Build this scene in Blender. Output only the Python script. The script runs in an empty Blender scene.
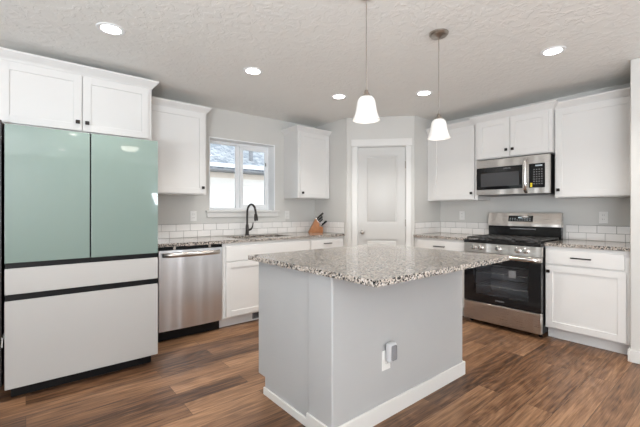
import bpy, bmesh, math, random
from mathutils import Matrix, Vector
random.seed(7)
SC = bpy.context.scene
C = SC.collection
PI = math.pi

# ------------------------------------------------------------------ camera
cd = bpy.data.cameras.new('camera')
cd.sensor_width = 36.0
cd.lens = 356.5 / 640 * 36.0
cd.shift_y = -2.8 / 640
cd.clip_start = 0.02
cam = bpy.data.objects.new('camera', cd)
C.objects.link(cam)
cam.location = (0, 0, 1.218)
cam.rotation_euler = (PI / 2, 0, math.radians(50.48 - 90))
SC.camera = cam

# ------------------------------------------------------------------ world, light, exposure
SC.view_settings.view_transform = 'Standard'
SC.view_settings.look = 'None'
SC.view_settings.gamma = 1.0
SC.view_settings.use_curve_mapping = False
SC.view_settings.exposure = 0.07
W = bpy.data.worlds.new('sky')
SC.world = W
W.use_nodes = True
bgn = W.node_tree.nodes['Background']
bgn.inputs[0].default_value = (0.86, 0.93, 1.0, 1)
bgn.inputs[1].default_value = 2.4
SC.cycles.max_bounces = 10
SC.cycles.diffuse_bounces = 6
SC.cycles.glossy_bounces = 4
SC.cycles.transparent_max_bounces = 12
SC.cycles.sample_clamp_indirect = 4.0
SC.cycles.caustics_reflective = False
SC.cycles.caustics_refractive = False

def area(name, loc, rot, sx, sy, power, col):
    l = bpy.data.lights.new(name, 'AREA')
    l.shape = 'RECTANGLE'; l.size = sx; l.size_y = sy
    l.energy = power; l.color = col
    o = bpy.data.objects.new(name, l)
    o.location = loc; o.rotation_euler = rot
    C.objects.link(o)
    return o
# rear window daylight, added patio and side lamps; all tilted up to brighten ceiling
area('rear_window_daylight', (2.99, -3.80, 1.52), (PI / 2 + 0.9, 0, 0), 0.9, 0.5, 40, (0.86, 0.93, 1.0))
area('rear_window_daylight', (-1.25, -3.70, 1.20), (PI / 2 + 1.2, 0, 0), 1.5, 0.8, 100, (0.85, 0.93, 1.0))
area('added_patio_uplight', (-1.75, -1.75, 0.75), (PI / 2 + 1.32, 0, -PI / 2), 1.8, 0.9, 340, (0.88, 0.94, 1.0))  # added inside the patio opening, aimed almost straight at the ceiling
area('added_side_uplight', (-1.80, 1.3, 0.95), (PI / 2 + 1.3, 0, -PI / 2), 1.8, 0.8, 18, (0.90, 0.95, 1.0))  # added nearer the kitchen for more light on the ceiling
DOWN_POWER = 7.0
PEND_POWER = 0.06

# ------------------------------------------------------------------ materials
def nm(name):
    m = bpy.data.materials.new(name)
    m.use_nodes = True
    nt = m.node_tree
    return m, nt, nt.nodes['Principled BSDF']
def N(nt, t, **k):
    n = nt.nodes.new(t)
    for a, v in k.items(): setattr(n, a, v)
    return n
def lk(nt, a, b): nt.links.new(a, b)
def plain(name, col, rough=0.5, metal=0.0, spec=0.5, noise=0.03, coat=0.0):
    m, nt, b = nm(name)
    tc = N(nt, 'ShaderNodeTexCoord')
    no = N(nt, 'ShaderNodeTexNoise'); no.inputs['Scale'].default_value = 6.0; no.inputs['Detail'].default_value = 4
    lk(nt, tc.outputs['Object'], no.inputs['Vector'])
    mx = N(nt, 'ShaderNodeMix', data_type='RGBA')
    mx.inputs[6].default_value = tuple(c * (1 - noise) for c in col) + (1,)
    mx.inputs[7].default_value = tuple(min(1, c * (1 + noise)) for c in col) + (1,)
    lk(nt, no.outputs['Fac'], mx.inputs[0]); lk(nt, mx.outputs[2], b.inputs['Base Color'])
    b.inputs['Roughness'].default_value = rough
    b.inputs['Metallic'].default_value = metal
    b.inputs['Specular IOR Level'].default_value = spec
    b.inputs['Coat Weight'].default_value = coat
    b.inputs['Coat Roughness'].default_value = 0.03
    return m
def emissive(name, col, strength):
    m, nt, b = nm(name)
    b.inputs['Base Color'].default_value = col + (1,)
    b.inputs['Emission Color'].default_value = col + (1,)
    b.inputs['Emission Strength'].default_value = strength
    return m
def steel(name, col=(0.58, 0.545, 0.51), rough=0.28, aniso=0.75, grain=(3, 3, 260)):
    m, nt, b = nm(name)
    tc = N(nt, 'ShaderNodeTexCoord')
    mp = N(nt, 'ShaderNodeMapping'); mp.inputs['Scale'].default_value = grain
    no = N(nt, 'ShaderNodeTexNoise'); no.inputs['Scale'].default_value = 2.0; no.inputs['Detail'].default_value = 3
    lk(nt, tc.outputs['Object'], mp.inputs['Vector']); lk(nt, mp.outputs[0], no.inputs['Vector'])
    mr = N(nt, 'ShaderNodeMapRange'); mr.inputs[3].default_value = rough * 0.85; mr.inputs[4].default_value = rough * 1.2
    lk(nt, no.outputs['Fac'], mr.inputs[0]); lk(nt, mr.outputs[0], b.inputs['Roughness'])
    b.inputs['Base Color'].default_value = col + (1,)
    b.inputs['Metallic'].default_value = 1.0
    b.inputs['Anisotropic'].default_value = aniso
    mp2 = N(nt, 'ShaderNodeMapping'); mp2.inputs['Scale'].default_value = (7, 7, 0.25)
    n2 = N(nt, 'ShaderNodeTexNoise'); n2.inputs['Scale'].default_value = 1.0; n2.inputs['Detail'].default_value = 1
    lk(nt, tc.outputs['Object'], mp2.inputs['Vector']); lk(nt, mp2.outputs[0], n2.inputs['Vector'])
    bp = N(nt, 'ShaderNodeBump'); bp.inputs['Strength'].default_value = 1.0; bp.inputs['Distance'].default_value = 0.03
    lk(nt, n2.outputs['Fac'], bp.inputs['Height']); lk(nt, bp.outputs[0], b.inputs['Normal'])
    tg = N(nt, 'ShaderNodeTangent', direction_type='RADIAL', axis='Z')
    lk(nt, tg.outputs[0], b.inputs['Tangent'])
    return m

def mat_wall(name, col, bump=0.08, scale=90):
    m = plain(name, col, 0.62, spec=0.3, noise=0.015)
    nt = m.node_tree; b = nt.nodes['Principled BSDF']
    tc = N(nt, 'ShaderNodeTexCoord')
    no = N(nt, 'ShaderNodeTexNoise'); no.inputs['Scale'].default_value = scale; no.inputs['Detail'].default_value = 3
    bp = N(nt, 'ShaderNodeBump'); bp.inputs['Strength'].default_value = bump; bp.inputs['Distance'].default_value = 0.01
    lk(nt, tc.outputs['Object'], no.inputs['Vector']); lk(nt, no.outputs['Fac'], bp.inputs['Height'])
    lk(nt, bp.outputs[0], b.inputs['Normal'])
    return m
def mat_ceiling():
    m = plain('knockdown_ceiling', (0.845, 0.84, 0.812), 0.55, spec=0.35, noise=0.02)
    nt = m.node_tree; b = nt.nodes['Principled BSDF']
    tc = N(nt, 'ShaderNodeTexCoord')
    no = N(nt, 'ShaderNodeTexNoise'); no.inputs['Scale'].default_value = 16; no.inputs['Detail'].default_value = 5
    no.inputs['Distortion'].default_value = 0.8
    cr = N(nt, 'ShaderNodeValToRGB')
    cr.color_ramp.elements[0].position = 0.47; cr.color_ramp.elements[1].position = 0.56
    bp = N(nt, 'ShaderNodeBump'); bp.inputs['Strength'].default_value = 0.24; bp.inputs['Distance'].default_value = 0.01
    lk(nt, tc.outputs['Object'], no.inputs['Vector']); lk(nt, no.outputs['Fac'], cr.inputs[0])
    lk(nt, cr.outputs[0], bp.inputs['Height']); lk(nt, bp.outputs[0], b.inputs['Normal'])
    return m
def mat_floor():
    m, nt, b = nm('wood_plank_floor')
    tc = N(nt, 'ShaderNodeTexCoord')
    br = N(nt, 'ShaderNodeTexBrick', offset=0.37, offset_frequency=2)
    br.inputs['Scale'].default_value = 1.0
    br.inputs['Brick Width'].default_value = 1.22; br.inputs['Row Height'].default_value = 0.152
    br.inputs['Mortar Size'].default_value = 0.0012; br.inputs['Mortar Smooth'].default_value = 0.3
    br.inputs['Color1'].default_value = (0, 0, 0, 1); br.inputs['Color2'].default_value = (1, 1, 1, 1)
    lk(nt, tc.outputs['Object'], br.inputs['Vector'])
    # each plank gets its own piece of grain
    cx = N(nt, 'ShaderNodeVectorMath', operation='MULTIPLY_ADD')
    cx.inputs[1].default_value = (37, 19, 11)
    lk(nt, br.outputs['Color'], cx.inputs[0]); lk(nt, tc.outputs['Object'], cx.inputs[2])
    def grain(sc, detail, dist, rough=0.6):
        mp = N(nt, 'ShaderNodeMapping'); mp.inputs['Scale'].default_value = sc
        lk(nt, cx.outputs[0], mp.inputs['Vector'])
        g = N(nt, 'ShaderNodeTexNoise'); g.inputs['Scale'].default_value = 1.0; g.inputs['Detail'].default_value = detail
        g.inputs['Roughness'].default_value = rough; g.inputs['Distortion'].default_value = dist
        lk(nt, mp.outputs[0], g.inputs['Vector'])
        return g
    g1 = grain((1.3, 42, 1), 6, 0.35, 0.62)      # long fibres
    g2 = grain((1.3, 7, 1), 3, 0.8)             # broad darker and lighter patches
    g3 = grain((6.0, 150, 1), 3, 0.2)           # fine pores
    # cathedral figure: rings of a stretched noise field
    g4 = grain((0.9, 5.0, 1), 1, 0.3)
    rg = N(nt, 'ShaderNodeMath', operation='MULTIPLY'); rg.inputs[1].default_value = 85
    sn = N(nt, 'ShaderNodeMath', operation='SINE')
    lk(nt, g4.outputs['Fac'], rg.inputs[0]); lk(nt, rg.outputs[0], sn.inputs[0])
    sp = N(nt, 'ShaderNodeSeparateColor'); lk(nt, br.outputs['Color'], sp.inputs[0])
    acc = None
    for src, wt in ((g1.outputs['Fac'], 0.50), (g2.outputs['Fac'], 0.34), (g3.outputs['Fac'], 0.44), (sn.outputs[0], 0.030), (sp.outputs[0], 0.25)):
        m_ = N(nt, 'ShaderNodeMath', operation='MULTIPLY_ADD'); m_.inputs[1].default_value = wt
        lk(nt, src, m_.inputs[0])
        if acc is None: m_.inputs[2].default_value = 0.0
        else: lk(nt, acc, m_.inputs[2])
        acc = m_.outputs[0]
    cr = N(nt, 'ShaderNodeValToRGB')
    e = cr.color_ramp.elements
    e[0].position = 0.58; e[0].color = (0.040, 0.018, 0.009, 1)
    e[1].position = 0.96; e[1].color = (0.335, 0.188, 0.102, 1)
    x = e.new(0.69); x.color = (0.110, 0.053, 0.026, 1)
    x = e.new(0.80); x.color = (0.195, 0.100, 0.051, 1)
    lk(nt, acc, cr.inputs[0])
    mx = N(nt, 'ShaderNodeMix', data_type='RGBA'); mx.inputs[7].default_value = (0.035, 0.018, 0.010, 1)
    lk(nt, br.outputs['Fac'], mx.inputs[0]); lk(nt, cr.outputs[0], mx.inputs[6])
    lk(nt, mx.outputs[2], b.inputs['Base Color'])
    mr = N(nt, 'ShaderNodeMapRange'); mr.inputs[3].default_value = 0.30; mr.inputs[4].default_value = 0.46
    b.inputs['Specular IOR Level'].default_value = 0.35
    lk(nt, g1.outputs['Fac'], mr.inputs[0]); lk(nt, mr.outputs[0], b.inputs['Roughness'])
    bp = N(nt, 'ShaderNodeBump'); bp.inputs['Strength'].default_value = 0.12; bp.inputs['Distance'].default_value = 0.004
    sb = N(nt, 'ShaderNodeMath', operation='SUBTRACT')
    lk(nt, g1.outputs['Fac'], sb.inputs[0]); lk(nt, br.outputs['Fac'], sb.inputs[1])
    lk(nt, sb.outputs[0], bp.inputs['Height']); lk(nt, bp.outputs[0], b.inputs['Normal'])
    return m
def mat_granite():
    m, nt, b = nm('speckled_granite')
    tc = N(nt, 'ShaderNodeTexCoord')
    no = N(nt, 'ShaderNodeTexNoise'); no.inputs['Scale'].default_value = 60; no.inputs['Detail'].default_value = 2
    lk(nt, tc.outputs['Object'], no.inputs['Vector'])
    mxv = N(nt, 'ShaderNodeVectorMath', operation='MULTIPLY_ADD'); mxv.inputs[1].default_value = (0.012,) * 3
    lk(nt, no.outputs['Color'], mxv.inputs[0]); lk(nt, tc.outputs['Object'], mxv.inputs[2])
    vo = N(nt, 'ShaderNodeTexVoronoi'); vo.inputs['Scale'].default_value = 140
    lk(nt, mxv.outputs[0], vo.inputs['Vector'])
    sp = N(nt, 'ShaderNodeSeparateColor'); lk(nt, vo.outputs['Color'], sp.inputs[0])
    cr = N(nt, 'ShaderNodeValToRGB'); cr.color_ramp.interpolation = 'CONSTANT'
    e = cr.color_ramp.elements
    e[0].position = 0.0; e[0].color = (0.018, 0.018, 0.019, 1)
    e[1].position = 0.18; e[1].color = (0.11, 0.105, 0.10, 1)
    for p, c in ((0.31, (0.22, 0.20, 0.18)), (0.46, (0.38, 0.33, 0.285)), (0.64, (0.47, 0.41, 0.355)), (0.88, (0.58, 0.54, 0.50))):
        x = e.new(p); x.color = c + (1,)
    lk(nt, sp.outputs[0], cr.inputs[0]); lk(nt, cr.outputs[0], b.inputs['Base Color'])
    b.inputs['Roughness'].default_value = 0.09
    b.inputs['Specular IOR Level'].default_value = 0.5
    return m
def mat_glass(name, tint=(1, 1, 1), refl=1.0):
    m, nt, b = nm(name)
    nt.nodes.remove(b)
    out = nt.nodes['Material Output']
    tr = N(nt, 'ShaderNodeBsdfTransparent'); tr.inputs[0].default_value = tint + (1,)
    gl = N(nt, 'ShaderNodeBsdfGlossy'); gl.inputs['Roughness'].default_value = 0.02
    fr = N(nt, 'ShaderNodeFresnel'); fr.inputs[0].default_value = 1.45
    mu = N(nt, 'ShaderNodeMath', operation='MULTIPLY'); mu.inputs[1].default_value = refl
    mx = N(nt, 'ShaderNodeMixShader')
    lk(nt, fr.outputs[0], mu.inputs[0]); lk(nt, mu.outputs[0], mx.inputs[0])
    lk(nt, tr.outputs[0], mx.inputs[1]); lk(nt, gl.outputs[0], mx.inputs[2]); lk(nt, mx.outputs[0], out.inputs[0])
    return m
def mat_wood(name, c0, c1, sc=(40, 6, 6)):
    m, nt, b = nm(name)
    tc = N(nt, 'ShaderNodeTexCoord'); mp = N(nt, 'ShaderNodeMapping'); mp.inputs['Scale'].default_value = sc
    no = N(nt, 'ShaderNodeTexNoise'); no.inputs['Scale'].default_value = 3; no.inputs['Detail'].default_value = 5
    lk(nt, tc.outputs['Object'], mp.inputs[0]); lk(nt, mp.outputs[0], no.inputs['Vector'])
    cr = N(nt, 'ShaderNodeValToRGB')
    cr.color_ramp.elements[0].color = c0 + (1,); cr.color_ramp.elements[1].color = c1 + (1,)
    cr.color_ramp.elements[0].position = 0.3; cr.color_ramp.elements[1].position = 0.7
    lk(nt, no.outputs['Fac'], cr.inputs[0]); lk(nt, cr.outputs[0], b.inputs['Base Color'])
    b.inputs['Roughness'].default_value = 0.4
    return m
def mat_shingle():
    m, nt, b = nm('roof_shingles')
    tc = N(nt, 'ShaderNodeTexCoord')
    br = N(nt, 'ShaderNodeTexBrick', offset=0.5)
    br.inputs['Scale'].default_value = 1; br.inputs['Brick Width'].default_value = 0.24; br.inputs['Row Height'].default_value = 0.14
    br.inputs['Mortar Size'].default_value = 0.012
    br.inputs['Color1'].default_value = (0.20, 0.23, 0.26, 1); br.inputs['Color2'].default_value = (0.40, 0.42, 0.43, 1)
    br.inputs['Mortar'].default_value = (0.14, 0.16, 0.19, 1)
    no = N(nt, 'ShaderNodeTexNoise'); no.inputs['Scale'].default_value = 7; no.inputs['Detail'].default_value = 5
    mx = N(nt, 'ShaderNodeMix', data_type='RGBA', blend_type='SCREEN'); 
    cr = N(nt, 'ShaderNodeValToRGB'); cr.color_ramp.elements[0].position = 0.45; cr.color_ramp.elements[1].position = 0.7
    cr.color_ramp.elements[1].color = (0.3, 0.3, 0.3, 1)
    mp = N(nt, 'ShaderNodeMapping'); mp.inputs['Scale'].default_value = (1, 1, 1)
    lk(nt, tc.outputs['Object'], mp.inputs[0]); lk(nt, mp.outputs[0], br.inputs['Vector'])
    lk(nt, tc.outputs['Object'], no.inputs['Vector']); lk(nt, no.outputs['Fac'], cr.inputs[0])
    mx.inputs[0].default_value = 1
    lk(nt, br.outputs['Color'], mx.inputs[6]); lk(nt, cr.outputs[0], mx.inputs[7]); lk(nt, mx.outputs[2], b.inputs['Base Color'])
    b.inputs['Roughness'].default_value = 0.9
    return m

M = dict(
    wall=mat_wall('greige_wall_paint', (0.61, 0.60, 0.575)),
    island=mat_wall('grey_island_paint', (0.415, 0.415, 0.415)),
    ceiling=mat_ceiling(), floor=mat_floor(), granite=mat_granite(),
    white=plain('white_cabinet_paint', (0.72, 0.71, 0.695), 0.38, noise=0.01),
    trim=plain('white_trim_paint', (0.70, 0.69, 0.67), 0.4, noise=0.01),
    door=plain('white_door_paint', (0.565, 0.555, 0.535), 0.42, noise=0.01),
    kick=plain('white_toe_kick', (0.72, 0.71, 0.70), 0.5, noise=0.01),
    black=plain('black_plastic', (0.006, 0.006, 0.0065), 0.4, spec=0.2, noise=0.1),
    iron=plain('cast_iron', (0.05, 0.048, 0.047), 0.42, noise=0.2),
    bglass=plain('black_glass', (0.008, 0.008, 0.009), 0.06, spec=0.5, noise=0.1),
    enamel=plain('black_enamel', (0.012, 0.012, 0.012), 0.15, noise=0.1),
    steel=steel('brushed_steel'),
    steel_dw=steel('brushed_dishwasher_steel', (0.86, 0.885, 0.92), 0.34, 0.8),
    nickel=steel('brushed_nickel', (0.42, 0.38, 0.34), 0.3, 0.2),
    chrome=plain('polished_steel', (0.72, 0.70, 0.68), 0.16, 1.0),
    bronze=plain('dark_bronze', (0.035, 0.030, 0.028), 0.32, 0.7),
    mint=plain('mint_glass', (0.155, 0.216, 0.190), 0.5, noise=0.01, coat=1.0),
    bone=plain('bone_white_panel', (0.47, 0.46, 0.445), 0.42, noise=0.01, coat=0.25),
    tile=plain('white_glazed_tile', (0.82, 0.80, 0.78), 0.12, noise=0.02),
    grout=plain('grey_grout', (0.30, 0.295, 0.29), 0.85),
    vinyl=plain('white_vinyl', (0.86, 0.87, 0.88), 0.35, noise=0.01),
    plate=plain('white_outlet_plastic', (0.80, 0.79, 0.77), 0.35, noise=0.01),
    slot=plain('dark_slot', (0.06, 0.06, 0.06), 0.6),
    device=plain('pale_grey_plastic', (0.55, 0.55, 0.56), 0.4, noise=0.01),
    devface=plain('mid_grey_mesh', (0.22, 0.22, 0.23), 0.6, noise=0.05),
    pane=mat_glass('clear_window_glass', (0.97, 0.98, 0.99)),
    ovenglass=mat_glass('smoked_oven_glass', (0.88, 0.88, 0.89), 0.8),
    cavity=plain('oven_cavity', (0.42, 0.42, 0.43), 0.5),
    espresso=mat_wood('dark_gap_board', (0.012, 0.007, 0.005), (0.03, 0.018, 0.012), (6, 6, 1.5)),
    block=mat_wood('honey_wood', (0.28, 0.095, 0.020), (0.41, 0.155, 0.040), (6, 30, 6)),
    shade=emissive('frosted_lit_glass', (0.80, 0.78, 0.75), 0.16),
    lens=emissive('lit_led_lens', (1.0, 0.96, 0.90), 22.0),
    bulb=emissive('lit_bulb_glass', (1.0, 0.94, 0.85), 2.5),
    dome=emissive('lit_dome_glass', (1.0, 0.93, 0.84), 10.0),
    lit=emissive('lit_display', (0.45, 0.52, 0.55), 0.12),
    yellow=plain('yellow_sticker', (0.80, 0.62, 0.03), 0.5),
    paper=plain('white_paper_tag', (0.70, 0.70, 0.68), 0.7),
    ink=plain('pale_grey_print', (0.28, 0.28, 0.28), 0.6),
    siding=plain('cream_siding', (0.86, 0.82, 0.76), 0.8, noise=0.02),
    fascia=plain('grey_gutter', (0.24, 0.245, 0.255), 0.6),
    frieze=plain('tan_frieze_board', (0.76, 0.66, 0.56), 0.7),
    shingle=mat_shingle(),
    ground=plain('pale_gravel', (0.45, 0.43, 0.40), 0.9, noise=0.2),
)

# ------------------------------------------------------------------ mesh helper
class B:
    """collects solids; build() links them as one mesh object"""
    def __init__(s):
        s.bm = bmesh.new(); s.mi = 0; s.wn = False
    def _merge(s, t):
        for f in t.faces: f.material_index = s.mi
        me = bpy.data.meshes.new('tmp'); t.to_mesh(me); t.free()
        s.bm.from_mesh(me); bpy.data.meshes.remove(me)
        return s
    def box(s, x0, x1, y0, y1, z0, z1, bev=0.0, seg=1, rot=None):
        t = bmesh.new()
        bmesh.ops.create_cube(t, size=1)
        cx, cy, cz = (x0 + x1) / 2, (y0 + y1) / 2, (z0 + z1) / 2
        for v in t.verts:
            v.co = Vector((cx + v.co.x * (x1 - x0), cy + v.co.y * (y1 - y0), cz + v.co.z * (z1 - z0)))
        if bev:
            s.wn = s.wn or seg > 1
            bmesh.ops.bevel(t, geom=list(t.edges), offset=bev, segments=seg, affect='EDGES', profile=0.5)
        if rot is not None: bmesh.ops.transform(t, matrix=rot, verts=list(t.verts))
        return s._merge(t)
    def lathe(s, prof, c=(0, 0, 0), seg=32, mat=None, cap=True):
        t = bmesh.new(); rings = []
        for r, z in prof:
            rings.append([t.verts.new((r * math.cos(2 * PI * k / seg), r * math.sin(2 * PI * k / seg), z)) for k in range(seg)])
        for a, b in zip(rings, rings[1:]):
            for k in range(seg):
                t.faces.new((a[k], a[(k + 1) % seg], b[(k + 1) % seg], b[k]))
        if cap:
            t.faces.new(list(reversed(rings[0]))); t.faces.new(rings[-1])
        bmesh.ops.recalc_face_normals(t, faces=list(t.faces))
        if mat is not None: bmesh.ops.transform(t, matrix=mat, verts=list(t.verts))
        bmesh.ops.translate(t, verts=list(t.verts), vec=c)
        return s._merge(t)
    def cyl(s, p0, p1, r, seg=16, r1=None):
        p0, p1 = Vector(p0), Vector(p1); d = p1 - p0
        q = d.to_track_quat('Z', 'Y').to_matrix().to_4x4()
        return s.lathe([(r, 0), (r if r1 is None else r1, d.length)], p0, seg, q)
    def tube(s, pts, r, seg=10, sx=1.0):
        pts = [Vector(p) for p in pts]; t = bmesh.new(); rings = []
        up = None
        for i, p in enumerate(pts):
            d = (pts[min(i + 1, len(pts) - 1)] - pts[max(i - 1, 0)]).normalized()
            if up is None:
                up = Vector((0, 0, 1)) if abs(d.z) < 0.9 else Vector((1, 0, 0))
            a = (up - d * up.dot(d)).normalized(); b = d.cross(a); up = a
            rr = r[i] if isinstance(r, (list, tuple)) else r
            rings.append([t.verts.new(p + a * rr * math.cos(2 * PI * k / seg) + b * rr * sx * math.sin(2 * PI * k / seg)) for k in range(seg)])
        for a, b in zip(rings, rings[1:]):
            for k in range(seg): t.faces.new((a[k], a[(k + 1) % seg], b[(k + 1) % seg], b[k]))
        t.faces.new(list(reversed(rings[0]))); t.faces.new(rings[-1])
        bmesh.ops.recalc_face_normals(t, faces=list(t.faces))
        return s._merge(t)
    def prism(s, poly, axis, a0, a1, bev=0.0):
        """polygon in the two other axes (in order x,y,z without axis), extruded along axis"""
        t = bmesh.new()
        def P(u, v, w): return {'x': (w, u, v), 'y': (u, w, v), 'z': (u, v, w)}[axis]
        A = [t.verts.new(P(u, v, a0)) for u, v in poly]; Bv = [t.verts.new(P(u, v, a1)) for u, v in poly]
        n = len(poly)
        t.faces.new(A); t.faces.new(list(reversed(Bv)))
        for k in range(n): t.faces.new((A[k], Bv[k], Bv[(k + 1) % n], A[(k + 1) % n]))
        bmesh.ops.recalc_face_normals(t, faces=list(t.faces))
        if bev:
            s.wn = True
            bmesh.ops.bevel(t, geom=list(t.edges), offset=bev, segments=2, affect='EDGES', profile=0.5)
        return s._merge(t)
    def loft(s, rings):
        t = bmesh.new(); R = [[t.verts.new(p) for p in r] for r in rings]; n = len(rings[0])
        for a, b in zip(R, R[1:]):
            for k in range(n): t.faces.new((a[k], a[(k + 1) % n], b[(k + 1) % n], b[k]))
        t.faces.new(list(reversed(R[0]))); t.faces.new(R[-1])
        bmesh.ops.recalc_face_normals(t, faces=list(t.faces))
        return s._merge(t)
    def mesh(s, name, mats, smooth=True):
        me = bpy.data.meshes.new(name)
        s.bm.to_mesh(me); s.bm.free()
        for m in (mats if isinstance(mats, (list, tuple)) else [mats]): me.materials.append(m)
        if smooth:
            me.polygons.foreach_set('use_smooth', [True] * len(me.polygons))
            me.set_sharp_from_angle(angle=math.radians(38))
        return me
    def build(s, name, mats, parent=None, smooth=True, loc=None, rotz=0.0):
        o = bpy.data.objects.new(name, s.mesh(name, mats, smooth))
        C.objects.link(o)
        if s.wn:
            wm = o.modifiers.new('even_shading', 'WEIGHTED_NORMAL'); wm.keep_sharp = True; wm.weight = 100
        if loc is not None: o.location = loc; o.rotation_euler = (0, 0, rotz)
        if parent is not None: o.parent = parent
        return o

def tag(o, label=None, cat=None, group=None, kind=None):
    if label: o['label'] = label
    if cat: o['category'] = cat
    if group: o['group'] = group
    if kind: o['kind'] = kind
    return o
def thing(name, label, cat, loc=(0, 0, 0), rotz=0.0, group=None, kind=None):
    o = bpy.data.objects.new(name, None)
    o.empty_display_size = 0.1
    o.location = loc; o.rotation_euler = (0, 0, rotz)
    C.objects.link(o)
    return tag(o, label, cat, group, kind)
def struct(name, b, m, label=None, cat=None, **k):
    return tag(b.build(name, m, **k), label, cat, kind='structure')
def dup(root, loc, rotz=None, label=None):
    r = root.copy(); C.objects.link(r); r.location = loc
    if rotz is not None: r.rotation_euler = (0, 0, rotz)
    if label: r['label'] = label
    for ch in list(root.children):
        c = ch.copy(); C.objects.link(c); c.parent = r
        for g in list(ch.children):
            d = g.copy(); C.objects.link(d); d.parent = c
    return r
def text_mesh(body, size, depth=0.0006):
    cu = bpy.data.curves.new('lettering', 'FONT'); cu.body = body; cu.size = size
    cu.align_x = 'CENTER'; cu.align_y = 'CENTER'; cu.extrude = depth; cu.resolution_u = 2
    o = bpy.data.objects.new('lettering', cu); C.objects.link(o)
    bpy.context.view_layer.update()
    me = bpy.data.meshes.new_from_object(o.evaluated_get(bpy.context.evaluated_depsgraph_get()))
    bpy.data.objects.remove(o); bpy.data.curves.remove(cu)
    me.transform(Matrix.Rotation(PI / 2, 4, 'X'))     # stands up, faces -y
    return me
def lettering(name, body, size, loc, m, parent):
    me = text_mesh(body, size); me.materials.clear(); me.materials.append(m)
    o = bpy.data.objects.new(name, me); C.objects.link(o); o.location = loc; o.parent = parent
    return o

RIGHT = -PI / 2          # local front (-y) turned to face -X, local x runs towards -Y

# ================================================================== THE SHELL
CEIL = 2.44
YW, XR = 4.07, 4.45
struct('floor', B().box(-2.35, 4.6, -4.15, 4.29, -0.08, 0), M['floor'], 'dark brown wood plank floor', 'floor', smooth=False)
struct('ceiling', B().box(-2.35, 4.6, -4.15, 4.29, CEIL, CEIL + 0.08), M['ceiling'], 'white knockdown textured ceiling', 'ceiling', smooth=False)
WX0, WX1, WZ0, WZ1 = 1.665, 2.576, 1.222, 2.095
b = B()
b.box(-2.2, WX0, YW, YW + 0.22, 0, CEIL).box(WX1, 3.357, YW, YW + 0.22, 0, CEIL)
b.box(WX0, WX1, YW, YW + 0.22, 0, WZ0).box(WX0, WX1, YW, YW + 0.22, WZ1, CEIL)
struct('wall_back', b, M['wall'], 'pale greige wall behind the sink with the window', 'wall', smooth=False)
struct('wall_right', B().box(XR, 4.6, 0.628, 2.86, 0, CEIL), M['wall'], 'pale greige wall behind the range', 'wall', smooth=False)
struct('wall_right_front', B().box(3.765, 4.6, -4.0, 0.628, 0, CEIL, 0.012, 2), M['wall'], 'pale greige wall end at the right edge of the photo', 'wall')
struct('wall_pantry_left', B().box(3.257, 3.357, 3.40, YW, 0, CEIL), M['wall'], 'short return wall between knife block corner and pantry door', 'wall', smooth=False)
struct('wall_pantry_right', B().box(3.85, XR, 2.76, 2.86, 0, CEIL), M['wall'], 'short return wall between pantry door and range cabinets', 'wall', smooth=False)
b = B()   # left and rear walls of the open living room, with window openings
b.box(-2.35, -2.2, -4.15, -2.65, 0, CEIL).box(-2.35, -2.2, -0.35, 0.4, 0, CEIL).box(-2.35, -2.2, 2.2, 4.22, 0, CEIL).box(-2.35, -2.2, 0.4, 2.2, 0, 0.8).box(-2.35, -2.2, 0.4, 2.2, 2.08, CEIL).box(-2.35, -2.2, -2.65, -0.35, 2.08, CEIL)
struct('wall_left', b, M['wall'], 'plain wall left of the camera with a patio opening', 'wall', smooth=False)
b = B()
b.box(-2.2, -2.0, -4.15, -4.0, 0, CEIL).box(-0.5, 2.50, -4.15, -4.0, 0, CEIL).box(3.48, 4.6, -4.15, -4.0, 0, CEIL)
b.box(-2.0, -0.5, -4.15, -4.0, 0, 0.55).box(-2.0, -0.5, -4.15, -4.0, 2.05, CEIL)
b.box(2.50, 3.48, -4.15, -4.0, 0, 1.10).box(2.50, 3.48, -4.15, -4.0, 1.94, CEIL)
struct('wall_rear', b, M['wall'], 'plain wall behind the camera with two window openings', 'wall', smooth=False)
# window frames of those openings
def far_window(name, x0, x1, y0, y1, z0, z1, along):
    b = B(); w = 0.05
    if along == 'x':
        b.box(x0, x1, y0, y1, z0, z0 + w).box(x0, x1, y0, y1, z1 - w, z1)
        for x in (x0, (x0 + x1 - w) / 2, x1 - w): b.box(x, x + w, y0, y1, z0 + w, z1 - w)
    else:
        b.box(x0, x1, y0, y1, z0, z0 + w).box(x0, x1, y0, y1, z1 - w, z1)
        for y in (y0, (y0 + y1 - w) / 2, y1 - w): b.box(x0, x1, y, y + w, z0 + w, z1 - w)
    return struct(name, b, M['vinyl'], smooth=False)
far_window('window_2', 2.50, 3.48, -4.10, -4.04, 1.10, 1.94, 'x')
far_window('window_3', -2.0, -0.5, -4.10, -4.04, 0.55, 2.05, 'x')
far_window('added_side_window', -2.29, -2.23, 0.4, 2.2, 0.8, 2.08, 'y')  # unseen side window, added along with its ceiling uplight
far_window('door_2', -2.29, -2.23, -2.65, -0.35, 0.0, 2.08, 'y')

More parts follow.
